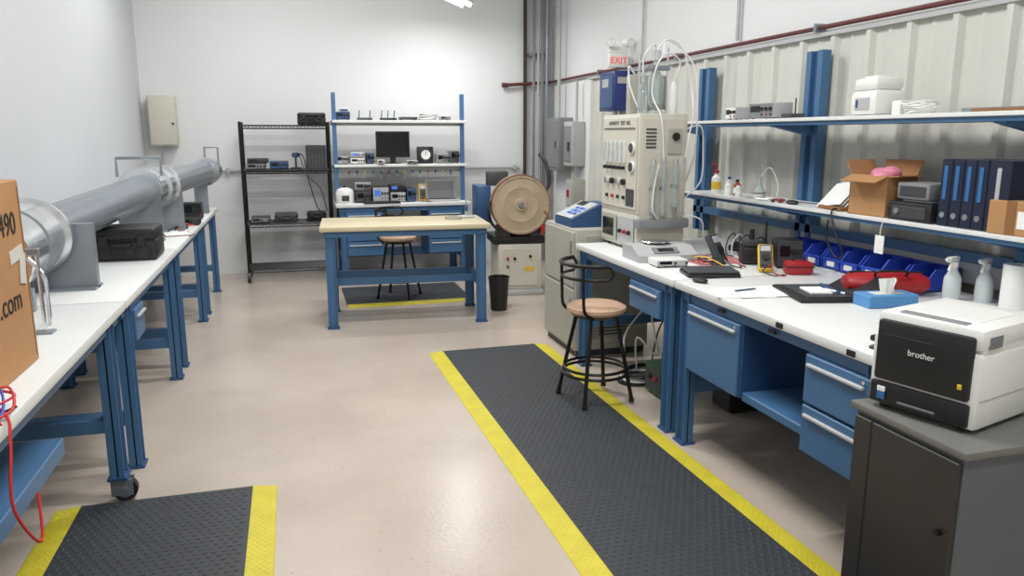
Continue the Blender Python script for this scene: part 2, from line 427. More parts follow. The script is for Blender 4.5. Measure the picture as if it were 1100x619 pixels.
case('equipment_case',.1,.4,8.8,9.1,1.706,1.84)
case('equipment_case',-1.17,-.8,4.96,5.26,.861,1.055)
def instrument(name,cx,cy,w,d,h,z0,body,face=LGREY,rz=0,knobs=3,lcd=True,legs=True,handle=False,lcdm=None):
    b=B(name,(cx,cy,z0),rz)
    f=.008 if legs else 0
    b.box(-w/2,w/2,-d/2,d/2,f,h,body,.005)
    b.box(-w/2+.004,w/2-.004,-d/2-.006,-d/2,f+.004,h-.004,face,.002)
    if legs:
        for x in(-w/2+.02,w/2-.02):
            for y in(-d/2+.02,d/2-.02): b.cyl((x,y,0),(x,y,f+.001),.008,BLK,seg=8)
    if lcd: b.box(-w*.4,-w*.02,-d/2-.009,-d/2-.005,h*.45,h*.82,lcdm or SCREEN,.001)
    for k in range(knobs):
        x=w*.08+k*w*.35/max(1,knobs-1); r=min(.012,h*.13)
        b.cyl((x,-d/2-.005,h*.62),(x,-d/2-.018,h*.62),r,BLK,seg=12)
        b.cyl((x,-d/2-.005,h*.28),(x,-d/2-.011,h*.28),r*.6,RED if k%2 else BLK,seg=10)
    if handle: b.tube([(-w*.4,0,h),(-w*.4,0,h+.04),(w*.4,0,h+.04),(w*.4,0,h)],.006,BLK,8,smooth=False)
    return b.done()
instrument('bench_instrument',-.36,8.95,.2,.25,.07,1.227,DGREY,GREY)
instrument('power_supply',-.12,8.95,.2,.25,.09,1.227,DGREY,BLUED)
instrument('power_supply',-.34,8.95,.22,.25,.05,1.297,BLK,DGREY)
b=B('oscilloscope_probe_stand',(.06,8.93,1.227)); b.box(-.06,.06,-.08,.08,0,.02,BLK,.004); b.cyl((0,0,.02),(0,0,.17),.012,DGREY); b.box(-.04,.04,-.02,.02,.13,.18,BLUED,.006); b.tube([(0,0,.17),(.08,-.1,.14),(.12,-.28,-.1),(.2,-.3,-.4),(.28,-.26,-.5),(.3,-.24,-.57)],.006,BLK); b.tube([(0,0,.17),(.04,-.1,.16),(.1,-.26,-.04),(.24,-.3,-.2),(.3,-.26,-.45)],.005,BLK); b.done()
b=B('vented_chassis',(.28,8.9,1.23))
b.T=Matrix.Rotation(-.12,4,'X')
b.box(-.11,.11,-.02,.03,0.0,.26,DGREY,.004)
for k in range(6): b.box(-.1+k*.035,-.085+k*.035,-.028,-.018,.02,.24,BLK)
b.done()
instrument('test_instrument',-.35,8.95,.2,.28,.06,.647,DGREY,GREY,knobs=2)
case('equipment_case',-.2,.05,8.82,9.08,.647,.74,DGREY)
case('equipment_case',.15,.36,8.85,9.05,.647,.75,BLK)
# back bench contents
instrument('bench_instrument',.58,8.82,.15,.2,.09,1.76,DGREY,BLUED)
b=B('safety_box',(.6,8.85,1.85)); b.box(-.05,.05,-.06,.06,0,.04,WPL,.006); b.box(-.04,.04,-.065,-.06,.01,.03,BLUED); b.done()
def router(x,y,z,w,m,ant=2):
    b=B('wifi_router',(x,y,z)); b.box(-w/2,w/2,-.06,.06,.0,.028,m,.006)
    for k in range(ant):
        xx=-w/2+.02+k*(w-.04)/max(1,ant-1); b.cyl((xx,.05,.02),(xx+.01,.055,.11),.005,BLK,seg=8)
    for k in range(4): b.box(-w/2+.02+k*.02,-w/2+.03+k*.02,-.062,-.058,.01,.018,GREEN)
    b.done()
router(.82,8.8,1.76,.16,DGREY,2); router(1.08,8.8,1.76,.18,BLK,3)
instrument('network_switch',1.3,8.8,.2,.14,.04,1.76,GREY,DGREY,knobs=4,lcd=False)
b=B('coiled_cable_bundle',(1.52,8.8,1.76))
for k in range(6): b.tube([(.1*math.cos(t*.7854)+.004*k,.05*math.sin(t*.7854),.012+k*.012+.006*math.sin(t*2+k)) for t in range(8)],.006,WPL if k%2 else GREY,6,closed=True,res=4)
b.done()
instrument('adapter_box',1.72,8.8,.12,.12,.05,1.76,LGREY,GREY,knobs=2)
b=B('computer_monitor',(1.13,8.86,1.28))
b.box(-.19,.19,-.02,.02,.07,.36,BLK,.006); b.box(-.172,.172,-.023,-.018,.09,.345,SCREEN); b.box(-.03,.03,0,.04,.0,.16,BLK,.004); b.lathe([(.001,0),(.1,0),(.1,.008),(.03,.016),(.001,.016)],(0,.02,0),BLK); b.done()
b=B('panel_gauge',(1.48,8.75,1.28))
b.box(-.09,.09,-.03,.05,0,.19,BLK,.008); b.lathe([(.001,-.042),(.068,-.042),(.072,-.03),(.072,-.028)],(0,0,.1),DGREY,28,'Y'); b.lathe([(.001,-.046),(.052,-.046),(.052,-.04)],(0,0,.1),PAPER,28,'Y'); b.box(-.003,.003,-.05,-.046,.1,.14,RED); b.done()
for x,w,h,bd,fc in((.55,.14,.1,DGREY,LGREY),(.72,.16,.07,LGREY,WPL),(.86,.08,.12,DGREY,BLUED),(1.68,.14,.11,LGREY,GREY),(1.82,.1,.14,GREY,DGREY)):
    instrument('test_instrument',x,8.82,w,.2,h,1.28,bd,fc,knobs=3)
instrument('test_instrument',.72,8.82,.14,.18,.06,1.35,WPL,LGREY,knobs=2,lcdm=LCD)
instrument('laboratory_recorder',1.32,8.7,.12,.14,.04,1.28,LGREY,GREY,knobs=2)
instrument('data_logger',.97,8.68,.08,.1,.05,1.28,WPL,LGREY,knobs=1)
b=B('water_bath',(.56,8.66,.86))
b.lathe([(.001,0),(.09,0),(.1,.02),(.1,.12),(.085,.15),(.04,.17),(.001,.172)],(0,0,0),WPL,28); b.box(-.04,.04,-.115,-.09,.03,.09,DGREY,.006); b.cyl((0,0,.17),(0,0,.19),.015,BLK); b.done()
for x,w,h,bd,fc,n in((.76,.17,.13,DGREY,DGREY,'power_supply'),(.95,.18,.17,DGREY,LGREY,'oscilloscope'),(1.14,.17,.11,GREY,LGREY,'signal_generator'),(1.29,.1,.15,DGREY,BLUED,'power_supply')):
    instrument(n,x,8.75,w,.3,h,.86,bd,fc,knobs=3,lcdm=LCD if n=='oscilloscope' else None)
instrument('signal_generator',.76,8.75,.17,.26,.09,.99,LGREY,GREY,knobs=4)
instrument('bench_multimeter',1.14,8.75,.17,.26,.08,.97,DGREY,BLK,knobs=3,lcdm=LCD)
def multimeter(x,y,z,rz=0,m=YEL,tilt=.3,s=1):
    b=B('digital_multimeter',(x,y,z),rz); b.T=Matrix.Translation((0,0,.012))@Matrix.Rotation(-tilt,4,'X')@Matrix.Scale(s,4)
    b.box(-.045,.045,-.02,.02,0,.19,m,.012); b.box(-.036,.036,-.024,-.018,.01,.18,DGREY,.004); b.box(-.03,.03,-.027,-.022,.13,.17,LGREY,.002); b.cyl((0,-.022,.085),(0,-.034,.085),.024,BLK)
    for k in(-1,0,1): b.cyl((k*.02,-.02,.025),(k*.02,-.03,.025),.006,RED if k==1 else BLK,seg=8)
    b.T=Matrix.Identity(4)
    b.tube([(.02,-.03,.04),(.03,-.1,.02),(.08,-.1,.006),(.1,-.05,.006)],.003,RED,6); b.tube([(0,-.03,.04),(-.02,-.07,.02),(.03,-.1,.006),(.09,-.06,.006)],.003,BLK,6)
    b.done()
multimeter(1.42,8.6,.86)
b=B('laptop_computer',(1.66,8.68,.86),0)
b.box(-.17,.17,-.13,.1,0,.02,LGREY,.005); b.rbox((0,.125,.12),(.34,.012,.23),LGREY,rx=-.2,bev=.004); b.rbox((0,.117,.12),(.31,.006,.2),GREY,rx=-.2); b.box(-.15,.15,-.05,.08,.02,.023,BLK); b.done()
b=B('tool_hanger_strip',(1.2,8.72,1.13))
b.box(-.69,.69,.0,.02,.06,.09,STEELD)
for k in range(14):
    x=-.58+k*.088; h=.06+.07*random.random(); b.cyl((x,-.01,.08),(x,-.01,.08-h*.45),.009,[RED,BLK,YEL,BLUED,GREEN][k%5],seg=8); b.cyl((x,-.01,.08-h*.45),(x,-.01,.08-h),.004,STEEL,seg=6)
b.done()
def keyboard(x,y,z,rz=0):
    b=B('keyboard',(x,y,z),rz); b.box(-.2,.2,-.06,.05,0,.018,BLK,.005)
    for r in range(4):
        for k in range(13): b.box(-.19+k*.029,-.167+k*.029,-.052+r*.024,-.034+r*.024,.018,.024,DGREY)
    b.done()
keyboard(.95,8.54,.86)
b=B('roll_of_tape',(1.38,6.72,.86)); b.lathe([(.05,0),(.075,0),(.075,.025),(.05,.025),(.05,0)],(0,0,0),BEIGED,24,cap=False); b.done()
b=B('instrument_dial',(1.52,6.82,.86)); b.lathe([(.001,0),(.07,0),(.075,.012),(.06,.02),(.001,.02)],(0,0,0),LGREY,24); b.cyl((0,0,.02),(0,0,.07),.012,STEEL); b.box(-.012,.012,-.03,.03,.06,.1,BLUED,.004); b.cyl((0,0,.07),(0,0,.17),.006,STEEL,seg=8); b.done()
# ---------- blower
b=B('centrifugal_blower_unit',(2.18,7.3,0),-.1)
b.box(-.22,.22,0,.55,.06,.52,BEIGE,.012); b.box(-.24,.24,-.02,.57,0,.06,LGREY,.01)
b.box(-.18,.18,-.012,0,.1,.48,BEIGE,.004)
for x,z,m in((-.13,.38,RED),(-.06,.38,BLK),(-.13,.3,GREEN),(.1,.4,BLK)): b.cyl((x,-.012,z),(x,-.03,z),.014,m,seg=12)
b.box(.04,.14,-.016,-.01,.25,.29,YEL)
b.box(-.27,.26,.02,.5,.52,.6,BLK,.01)
b.box(-.24,-.1,.0,.1,.6,.72,DGREY,.01); b.box(.1,.2,.0,.1,.6,.72,DGREY,.01)
c=(0,0,.92)
b.lathe([(.001,-.05),(.06,-.05),(.07,-.034),(.16,-.032),(.17,-.038),(.18,-.032),(.262,-.03),(.268,-.04),(.29,-.04),(.295,-.03),(.295,.1),(.29,.11),(.001,.11)],c,DISC,48,'Y')
b.lathe([(.289,-.042),(.299,-.042),(.301,.02),(.296,.02)],c,BROWN,48,'Y',cap=False)
for k in range(12):
    t=k*math.pi/6; b.cyl((.278*math.cos(t),-.04,.92+.278*math.sin(t)),(.278*math.cos(t),-.05,.92+.278*math.sin(t)),.008,STEELD,seg=6)
b.lathe([(.001,-.09),(.022,-.09),(.03,-.05)],c,STEELD,20,'Y')
b.cyl((0,.11,.92),(0,.45,.92),.17,BLK,seg=28)
for k in range(14):
    t=k*math.pi/7; b.rbox((.175*math.cos(t),.29,.92+.175*math.sin(t)),(.02,.3,.006),BLK,ry=-t)
b.box(-.12,.12,.15,.42,.6,.8,BLK,.01)
b.box(-.3,-.1,.12,.34,1.1,1.24,DGREY,.01)
b.box(-.42,-.28,.1,.5,.7,1.1,BLUED,.01)
b.tube([(-.3,-.0,.95),(-.33,-.06,.9),(-.3,-.06,.75),(-.2,-.03,.65)],.014,BLK)
b.tube([(.28,.3,1.0),(.36,.3,1.1),(.34,.35,1.3),(.3,.5,1.4)],.02,BLK)
b.tube([(.24,-.03,.85),(.27,-.08,.8),(.25,-.06,.68),(.2,-.03,.62)],.01,BROWN)
b.box(.2,.28,-.04,.02,.62,.72,RED,.008)
b.done()
b=B('trash_bin',(1.8,6.72,0)); b.lathe([(.001,.0),(.075,0),(.095,.3),(.1,.3),(.1,.315),(.09,.315),(.07,.01),(.001,.01)],(0,0,0),BLK,28); b.done()
# ---------- grey cabinet + analyser
b=B('storage_cabinet',(2.2,5.4,0))
b.box(-.28,.3,-.36,.32,.05,.94,BEIGED,.008); b.box(-.26,.28,-.34,.3,0,.05,DGREY)
for z0,z1 in((.07,.5),(.52,.92)): b.box(-.292,-.28,-.34,.3,z0,z1,BEIGED,.004); b.box(-.3,-.29,-.3,-.28,z1-.16,z1-.06,STEELD,.003)
b.box(-.2,.22,-.368,-.36,.1,.9,BEIGED,.003)
for k in range(8): b.box(-.1,.12,-.371,-.367,.16+k*.025,.17+k*.025,DGREY)
b.done()
b=B('keypad_analyser',(2.1,5.35,.94))
b.prism([(-.17,0),(.17,0),(.17,.16),(.05,.16),(-.17,.06)],'Y',-.18,.18,BLUED)
b.prism([(-.165,.062),(.045,.158),(.04,.168),(-.172,.07)],'Y',-.16,.16,LGREY)
for r in range(3):
    for k in range(5): 
        M=Matrix.Translation((-.12+r*.035,-.12+k*.035,.094+r*.0155))@Matrix.Rotation(-.43,4,'Y'); b.box(-.012,.012,-.012,.012,0,.008,LCD if (r+k)%3 else BLUED,.002,M)
b.rbox((.01,.06,.152),(.06,.14,.008),SCREEN,ry=-.43)
b.done()
# ---------- gas rig
b=B('gas_test_rig',(0,0,0))
X0,X1,Y0,Y1=2.09,2.42,4.42,5.0
b.box(X0,X1,Y0,Y1,.88,1.10,BEIGE,.006); b.box(X0,X1,Y0,Y1,1.10,1.73,BEIGE,.006)
for x in(X0+.03,X1-.03):
    for y in(Y0+.03,Y1-.09): b.cyl((x,y,.86),(x,y,.885),.015,BLK,seg=10)
b.box(X0-.008,X0,Y0+.02,Y1-.02,1.13,1.71,BEIGE,.003)
b.box(X0-.012,X0-.006,Y0+.3,Y1-.03,.9,1.08,BEIGED,.003); b.box(X0-.015,X0-.01,Y0+.34,Y1-.06,.93,1.05,SCREEN,.002)
b.box(X0-.012,X0-.006,Y0+.03,Y0+.27,.9,1.08,LGREY,.003)
for k in range(3): b.cyl((X0-.012,Y0+.08+k*.07,.98),(X0-.03,Y0+.08+k*.07,.98),.014,[BLK,RED,BLK][k],seg=14)
for k in range(5):
    y=Y1-.1-k*.07
    b.box(X0-.02,X0-.007,y-.012,y+.012,1.42,1.56,WPL,.002); b.cyl((X0-.03,y,1.43),(X0-.03,y,1.56),.007,GLASS,seg=10)
    b.cyl((X0-.008,y,1.39),(X0-.035,y,1.39),.012,BLK,seg=12)
for k in range(4):
    y=Y1-.12-k*.09
    b.cyl((X0-.008,y,1.3),(X0-.03,y,1.3),.02,BLK if k%2 else STEEL,seg=16); b.cyl((X0-.008,y,1.2),(X0-.022,y,1.2),.012,RED if k==1 else BLK,seg=12)
for k in range(2):
    b.cyl((X0-.008,Y0+.08,1.52-k*.12),(X0-.02,Y0+.08,1.52-k*.12),.038,WPL,seg=20); b.cyl((X0-.02,Y0+.08,1.52-k*.12),(X0-.023,Y0+.08,1.52-k*.12),.03,DGREY,seg=20)
b.box(X0-.014,X0-.007,Y0+.05,Y1-.05,1.64,1.645,DGREY)
b.box(X0-.012,X0-.007,Y0+.04,Y0+.16,1.15,1.26,DGREY,.002)
b.box(X0+.02,X1-.02,Y0-.01,Y0,.92,1.7,BEIGE,.003)
for k in range(6): b.box(X0+.04,X0+.11,Y0-.014,Y0-.009,1.52+k*.022,1.53+k*.022,DGREY)
b.box(X1-.14,X1-.04,Y0-.018,Y0-.009,1.48,1.64,BEIGED,.003); b.cyl((X1-.09,Y0-.018,1.59),(X1-.09,Y0-.03,1.59),.025,BLK,seg=18)
for x,za,zb,r in((X0+.08,1.12,1.42,.018),(X0+.15,1.1,1.44,.014),(X0+.23,1.15,1.42,.02)):
    b.cyl((x,Y0-.05,za),(x,Y0-.05,zb),r,GLASS,seg=16); b.cyl((x,Y0-.05,zb),(x,Y0-.05,zb+.03),r*.8,STEEL,seg=12); b.cyl((x,Y0-.05,za-.03),(x,Y0-.05,za),r*.8,STEELD,seg=12)
    b.box(x-.008,x+.008,Y0-.045,Y0-.005,(za+zb)/2-.01,(za+zb)/2+.01,STEELD)
b.box(X0-.02,X1+.0,Y0-.07,Y0-.008,1.02,1.08,GREY,.006)
cx,cy=2.25,4.55
b.lathe([(.001,1.73),(.07,1.73),(.075,1.75),(.03,1.77),(.001,1.77)],(cx,cy,0),STEEL,24)
b.lathe([(.03,1.77),(.05,1.8),(.052,1.95),(.03,1.98),(.018,2.0),(.018,2.08)],(cx,cy,0),GLASS,24)
b.cyl((cx,cy,1.8),(cx,cy,2.0),.018,WPL,seg=14)
b.cyl((cx,cy,2.06),(cx,cy,2.12),.03,STEEL,seg=16); b.box(cx-.07,cx+.09,cy-.02,cy+.02,2.0,2.03,STEELD,.005)
b.cyl((cx+.08,cy,1.73),(cx+.08,cy,2.14),.007,STEEL,seg=10); b.cyl((cx-.09,cy+.05,1.73),(cx-.09,cy+.05,2.1),.007,STEEL,seg=10)
b.lathe([(.02,1.73),(.03,1.76),(.03,1.88),(.012,1.92),(.012,1.98)],(cx-.1,cy-.03,0),GLASS,18)
b.lathe([(.02,1.73),(.028,1.76),(.028,1.9),(.012,1.93)],(cx+.1,cy-.05,0),WPL,18)
b.box(cx-.13,cx+.13,cy+.1,cy+.16,1.73,1.98,BEIGED,.01)
TW=mat('tubing_white',(222,224,222),.35,var=0)
for pts in([(cx-.1,cy-.03,1.98),(cx-.1,cy-.03,2.08),(cx-.04,cy-.04,2.15),(cx,cy,2.12)],
 [(cx,cy,2.12),(cx+.08,cy,2.19),(cx+.18,cy-.02,2.12),(cx+.24,cy-.03,1.9),(cx+.22,cy-.1,1.72),(cx+.16,cy-.17,1.6),(cx+.13,cy-.19,1.46)],
 [(cx+.1,cy-.05,1.93),(cx+.14,cy-.05,2.05),(cx+.05,cy-.06,2.1),(cx-.02,cy-.05,2.02),(cx-.05,cy-.06,1.85),(cx-.03,cy-.16,1.7),(cx-.02,cy-.19,1.46)],
 [(cx-.1,cy+.1,1.98),(cx-.14,cy+.1,2.03),(cx-.15,cy+.05,1.9),(cx-.12,cy-.02,1.76)],
 [(cx+.16,cy,1.6),(cx+.3,cy-.05,1.66),(cx+.36,cy,1.5),(cx+.34,cy-.02,1.3),(cx+.18,cy-.1,1.2)],
 [(cx+.05,cy,2.1),(cx+.12,cy+.1,2.2),(cx+.26,cy+.1,2.12),(cx+.32,cy+.05,1.95),(cx+.3,cy,1.5),(cx+.2,cy,1.2)],
 [(cx-.05,cy-.2,1.08),(cx-.1,cy-.22,1.15),(cx-.08,cy-.2,1.3),(cx-.05,cy-.19,1.42)],
 [(cx+.18,cy-.1,1.1),(cx+.28,cy-.16,1.06),(cx+.33,cy-.1,.95),(cx+.4,cy,.89),(cx+.5,cy+.05,.875)]):
    b.tube(pts,.005,TW,8)
rig=b.done()
text(rig,'panel_label','HUMIDITY  TEST  RIG',(X0-.01,(Y0+Y1)/2,1.675),(H,0,-H),.035,DGREY)
b=B('laboratory_balance',(2.13,4.17,.86),-.05)
b.prism([(-.13,0),(.13,0),(.13,.085),(-.03,.085),(-.13,.04)],'X',-.19,.19,LGREY)
b.rbox((0,-.085,.064),(.16,.06,.006),GREY,rx=.42); b.rbox((0,-.085,.067),(.1,.035,.004),SCREEN,rx=.42)
b.lathe([(.001,.105),(.085,.105),(.09,.1),(.02,.095),(.015,.085)],(0,.06,0),STEEL,28)
b.done()
instrument('bench_scale',2.06,3.93,.19,.14,.045,.86,WPL,LGREY,knobs=2,rz=-.1)
# ---------- shelving above right bench
b=B('cantilever_shelving')
def up(y):
    for yy in(y-.075,y+.03): b.box(3.09,3.15,yy,yy+.045,.862,2.1,BLUE)
    b.box(3.11,3.13,y-.04,y+.04,.862,2.1,BLUED)
    for zz in(1.155,1.655): b.prism([(3.09,zz+.015),(3.09,zz-.06),(2.83,zz-.005),(2.83,zz+.015)],'Y',y-.03,y+.03,BLUE)
for y in(5.42,4.12,2.55): up(y)
ZL,ZU=1.195,1.697
for zz,ya in((ZL,5.12),(ZU,5.22)):
    b.box(2.80,3.09,1.3,ya,zz-.02,zz,WHITE,.003); b.box(2.815,3.09,1.3,ya,zz-.04,zz-.021,BLUE)
b.box(3.09,3.15,1.3,5.5,1.0,1.05,BLUE)
b.box(3.10,3.13,2.0,4.2,.9,1.0,LGREY)
b.done()
def pbin(x,y,z,rz=0,w=.125,d=.19,h=.085):
    b=B('parts_bin',(x,y,z),rz); t=.004
    b.box(-d/2,d/2,-w/2,w/2,0,t,BINB)
    b.box(d/2-t,d/2,-w/2,w/2,0,h,BINB)
    for s in(-1,1):
        yy=s*(w/2-t/2); b.prism([(-d/2,0),(d/2,0),(d/2,h),(-d/2+.05,h),(-d/2,h*.45)],'Y',yy-t/2,yy+t/2,BINB)
    b.box(-d/2,-d/2+t,-w/2,w/2,0,h*.5,BINB); b.box(-d/2-.004,-d/2,-.03,.03,h*.15,h*.4,PAPER)
    b.box(-d/2-.006,-d/2+t,-w/2-.001,w/2+.001,h*.45,h*.55,BINB)
    for k in range(5): b.sphere((random.uniform(-.05,.06),random.uniform(-.035,.035),.02),.016,[GREY,STEELD,LGREY,AMBER][k%4],seg=8)
    b.done()
for k in range(8): pbin(2.97+(.01 if k%2 else 0),4.02-k*.152,.862,0,.14,.2,.11)
def bottle(name,x,y,z,r,h,m,cap,spout=None):
    b=B(name,(x,y,z)); b.lathe([(.001,0),(r,0),(r,h*.68),(r*.45,h*.8),(r*.45,h*.9)],(0,0,0),m,20); b.lathe([(r*.5,h*.86),(r*.52,h),(.001,h)],(0,0,0),cap,16)
    if spout: b.tube([(0,0,h),(0,0,h+.03),(-.03,-.01,h+.05),(-.06,-.03,h+.03)],.004,spout,6)
    b.lathe([(r+.0006,h*.18),(r+.0006,h*.5)],(0,0,0),YEL if spout else PAPER,20,cap=False)
    b.done()
bottle('wash_bottle',2.9,4.85,ZL,.033,.16,WPL,RED,REDW)
bottle('reagent_bottle',2.88,4.66,ZL,.024,.1,WPL,WPL); bottle('reagent_bottle',2.9,4.58,ZL,.024,.11,AMBER,BLK)
bottle('reagent_bottle',2.93,4.73,ZL,.024,.12,WPL,BLUED); bottle('reagent_bottle',2.87,4.52,ZL,.02,.09,WPL,RED)
b=B('ring_stand_with_flask',(2.93,4.36,ZL))
b.box(-.06,.06,-.06,.06,0,.008,LGREY,.002); b.cyl((.03,.03,.008),(.03,.03,.22),.004,STEEL,seg=8); b.lathe([(.045,.03),(.045,.035),(.012,.1),(.012,.14)],(-.01,0,0),GLASS,20); b.tube([(.03,.03,.12),(.0,.0,.12)],.003,STEEL,6,smooth=False); b.lathe([(.001,.008),(.04,.008),(.045,.03)],(-.01,0,0),WPL,20)
b.tube([(0,0,.14),(.03,-.05,.2),(.06,-.1,.1),(.03,-.14,.02)],.003,WPL,6); b.done()
b=B('computer_mouse',(2.86,3.92,ZL)); b.sphere((0,0,.012),.03,BLK,(1,1.7,.45)); b.tube([(0,.05,.008),(.05,.1,.006),(.1,.0,.006),(.12,-.12,.006)],.003,BLK,6); b.done()
b=B('scattered_tools',(2.92,4.12,ZL)) 
for k in range(8):
    x,y,a=random.uniform(-.08,.08),random.uniform(-.14,.12),random.uniform(0,3); dx,dy=.04*math.cos(a),.04*math.sin(a); b.cyl((x-dx,y-dy,.008),(x+dx,y+dy,.008),.007,[BLK,WPL,RED,STEEL][k%4],seg=8)
b.done()
b=B('plastic_document_bags',(2.95,3.62,ZL),-.15)
for k in range(5): b.rbox((.015*k-.01,-.015*k,.082+.004*k),(.002,.2+.01*k,.19),LGREY if k%2 else PAPER,ry=.85-.06*k,rx=.12*k-.2)
b.box(-.1,.08,-.17,.05,0,.02,CARDD,.004); b.done()
def open_box(name,x,y,z,w,d,h,rz,m=CARD,fill=None):
    b=B(name,(x,y,z),rz); t=.005
    b.box(-w/2,w/2,-d/2,d/2,0,t,m); b.box(-w/2,w/2,-d/2,-d/2+t,0,h,m); b.box(-w/2,w/2,d/2-t,d/2,0,h,m); b.box(-w/2,-w/2+t,-d/2,d/2,0,h,m); b.box(w/2-t,w/2,-d/2,d/2,0,h,m)
    L=d*.38
    b.rbox((-w/2-L*.38,0,h-L*.12),(L,d-.01,t),m,ry=-.35); b.rbox((w/2+L*.2,0,h+L*.42),(L,d-.01,t),m,ry=-1.1)
    b.rbox((0,-d/2-L*.3,h+L*.05),(w-.01,L*.7,t),m,rx=-.1); b.rbox((0,d/2+L*.2,h+L*.4),(w-.01,L,t),m,rx=1.1)
    if fill:
        for k in range(9): b.sphere((random.uniform(-w*.28,w*.28),random.uniform(-d*.25,d*.25),h*.95+random.uniform(0,.03)),.05,fill,(1,1,.7),seg=12)
    return b
open_box('cardboard_box',2.92,3.27,ZL,.2,.24,.2,.1,fill=PINK).done()
b=B('instrument_housing',(2.93,2.995,ZL)); b.box(-.11,.1,-.15,.12,0,.09,BLK,.008); b.box(-.115,-.108,-.12,.09,.015,.07,DGREY,.003); b.box(-.1,.08,-.14,.04,.09,.1,DGREY,.004)
b.cyl((-.112,.05,.045),(-.125,.05,.045),.014,GREY,seg=12)
b.box(-.08,.09,-.1,.1,.1,.18,GREY,.008); b.box(-.083,-.078,-.08,.08,.115,.165,DGREY,.002); b.done()
b=B('ring_binders',(2.93,2.82,ZL))
y=0
for k in range(5):
    w=.062 if k<4 else .11
    b.box(-.1,.14,y-w+.004,y,0,.3,NAVY,.004)
    b.box(-.1035,-.0985,y-w/2-.008,y-w/2+.012,.12,.27,BIND if k<4 else LGREY,.001); b.cyl((-.098,y-w/2,.05),(-.104,y-w/2,.05),.014,STEEL,seg=14)
    y-=w
b.done()
b=B('shipping_box',(2.86,2.44,ZL),.1); b.box(-.04,.1,-.1,.1,0,.14,CARD,.004); b.box(-.042,-.038,-.02,.02,.0,.14,CARDD); b.box(-.0425,-.0395,-.09,-.03,.03,.1,PAPER); b.done()
b=B('hanging_tag',(2.795,3.12,1.02)); b.box(0,.003,-.03,.03,0,.09,PAPER); b.tube([(.002,0,.09),(.003,0,.13),(.012,0,.155)],.002,PAPER,6); b.done()
b=B('hanging_cable'); b.tube([(2.9,3.5,1.2),(2.79,3.48,1.2),(2.78,3.42,1.08),(2.8,3.38,.98),(2.82,3.46,.95),(2.8,3.52,1.05),(2.79,3.5,1.15)],.005,BLK,8); b.done()
instrument('signal_conditioner',2.93,4.66,.12,.12,.085,ZU,LGREY,WPL,rz=-H,knobs=2)
instrument('radio_receiver',2.93,4.3,.26,.14,.1,ZU,LGREY,GREY,rz=-H,knobs=3)
b=B('desk_phone_base',(2.93,4.07,ZU)); b.box(-.05,.05,-.05,.05,0,.03,DGREY,.006); b.cyl((0,-.02,.03),(0,-.02,.12),.004,BLK,seg=8); b.done()
b=B('ultrasonic_humidifier',(2.93,3.37,ZU),-.1); b.box(-.09,.09,-.105,.115,0,.13,WPL,.03); b.box(-.08,.08,-.09,.1,.125,.19,WPL,.02); b.box(-.094,-.088,-.06,.06,.03,.09,LGREY,.004); b.box(-.05,.05,-.05,.06,.185,.2,WPL,.006); b.box(-.096,-.09,.03,.05,.04,.08,BLUED,.002); b.done()
b=B('cable_coil',(2.92,3.08,ZU))
for k in range(6): b.tube([((.055+.004*k)*math.cos(t*.7854),(.065+.003*k)*math.sin(t*.7854),.01+k*.009+.008*math.sin(t*1.6+k)) for t in range(8)],.005,WPL,6,closed=True,res=4)
b.box(-.04,.03,.08,.14,0,.07,WPL,.008); b.done()
b=B('metal_rails',(2.9,2.6,ZU)); b.box(-.02,.03,-.2,.2,0,.02,STEELD,.003); b.box(-.07,-.03,-.25,.1,0,.014,CARDD,.002); b.done()
# ---------- right bench clutter
Z=.86
b=B('anti_static_cloth',(2.42,4.0,Z)); b.box(-.18,.16,-.12,.24,.0,.004,mat('cloth_pink',(200,130,130),.8)); b.box(-.06,.05,-.05,.08,.004,.012,PAPER); b.cyl((-.1,.05,.01),(-.02,.16,.01),.005,BLK,seg=8); b.cyl((-.12,-.05,.01),(.0,-.08,.01),.005,RED,seg=8); b.done()
b=B('laptop_computer',(2.14,3.6,Z),-.25); b.box(-.14,.14,-.1,.1,0,.022,BLK,.006); b.box(-.135,.135,-.095,.095,.023,.034,DGREY,.004); b.done()
b=B('computer_mouse',(1.98,3.42,Z),.3); b.sphere((0,0,.013),.03,BLK,(1,1.6,.45)); b.done()
b=B('printed_papers',(2.08,3.1,Z),-.15)
for k in range(4): b.rbox((.04*k-.05,.03*(k%2),.002+.0015*k),(.2,.27,.001),PAPER,rz=H+.12*k-.2)
b.cyl((-.08,.02,.012),(.04,.06,.012),.004,BLUED,seg=8)
b.done()
b=B('open_tool_case',(2.38,2.98,Z),-.25)
b.box(-.18,.1,-.18,.18,0,.02,BLK,.008); b.box(-.14,.07,-.15,.15,.02,.024,DGREY,.002); b.rbox((.17,0,.05),(.16,.34,.014),BLK,ry=-.5,bev=.005); b.box(-.1,-.0,-.1,.04,.024,.034,PAPER,.002); b.cyl((.03,-.1,.03),(.03,.1,.03),.01,BLUED,seg=10); b.cyl((.05,-.12,.03),(.0,-.02,.03),.008,STEEL,seg=10); b.done()
multimeter(2.46,3.56,Z,-.5,YEL,.75,.9)
multimeter(2.34,3.8,Z,.5,DGREY,.5,1)
instrument('battery_charger',2.7,3.72,.14,.16,.16,Z,BLK,DGREY,rz=-.4)
b=B('cordless_tool_battery',(2.56,3.86,Z+.004),-.3); b.box(-.06,.06,-.05,.05,0,.1,BLK,.012); b.box(-.05,.05,-.04,.04,.1,.14,DGREY,.01); b.cyl((0,0,.14),(0,0,.2),.014,BLK); b.done()
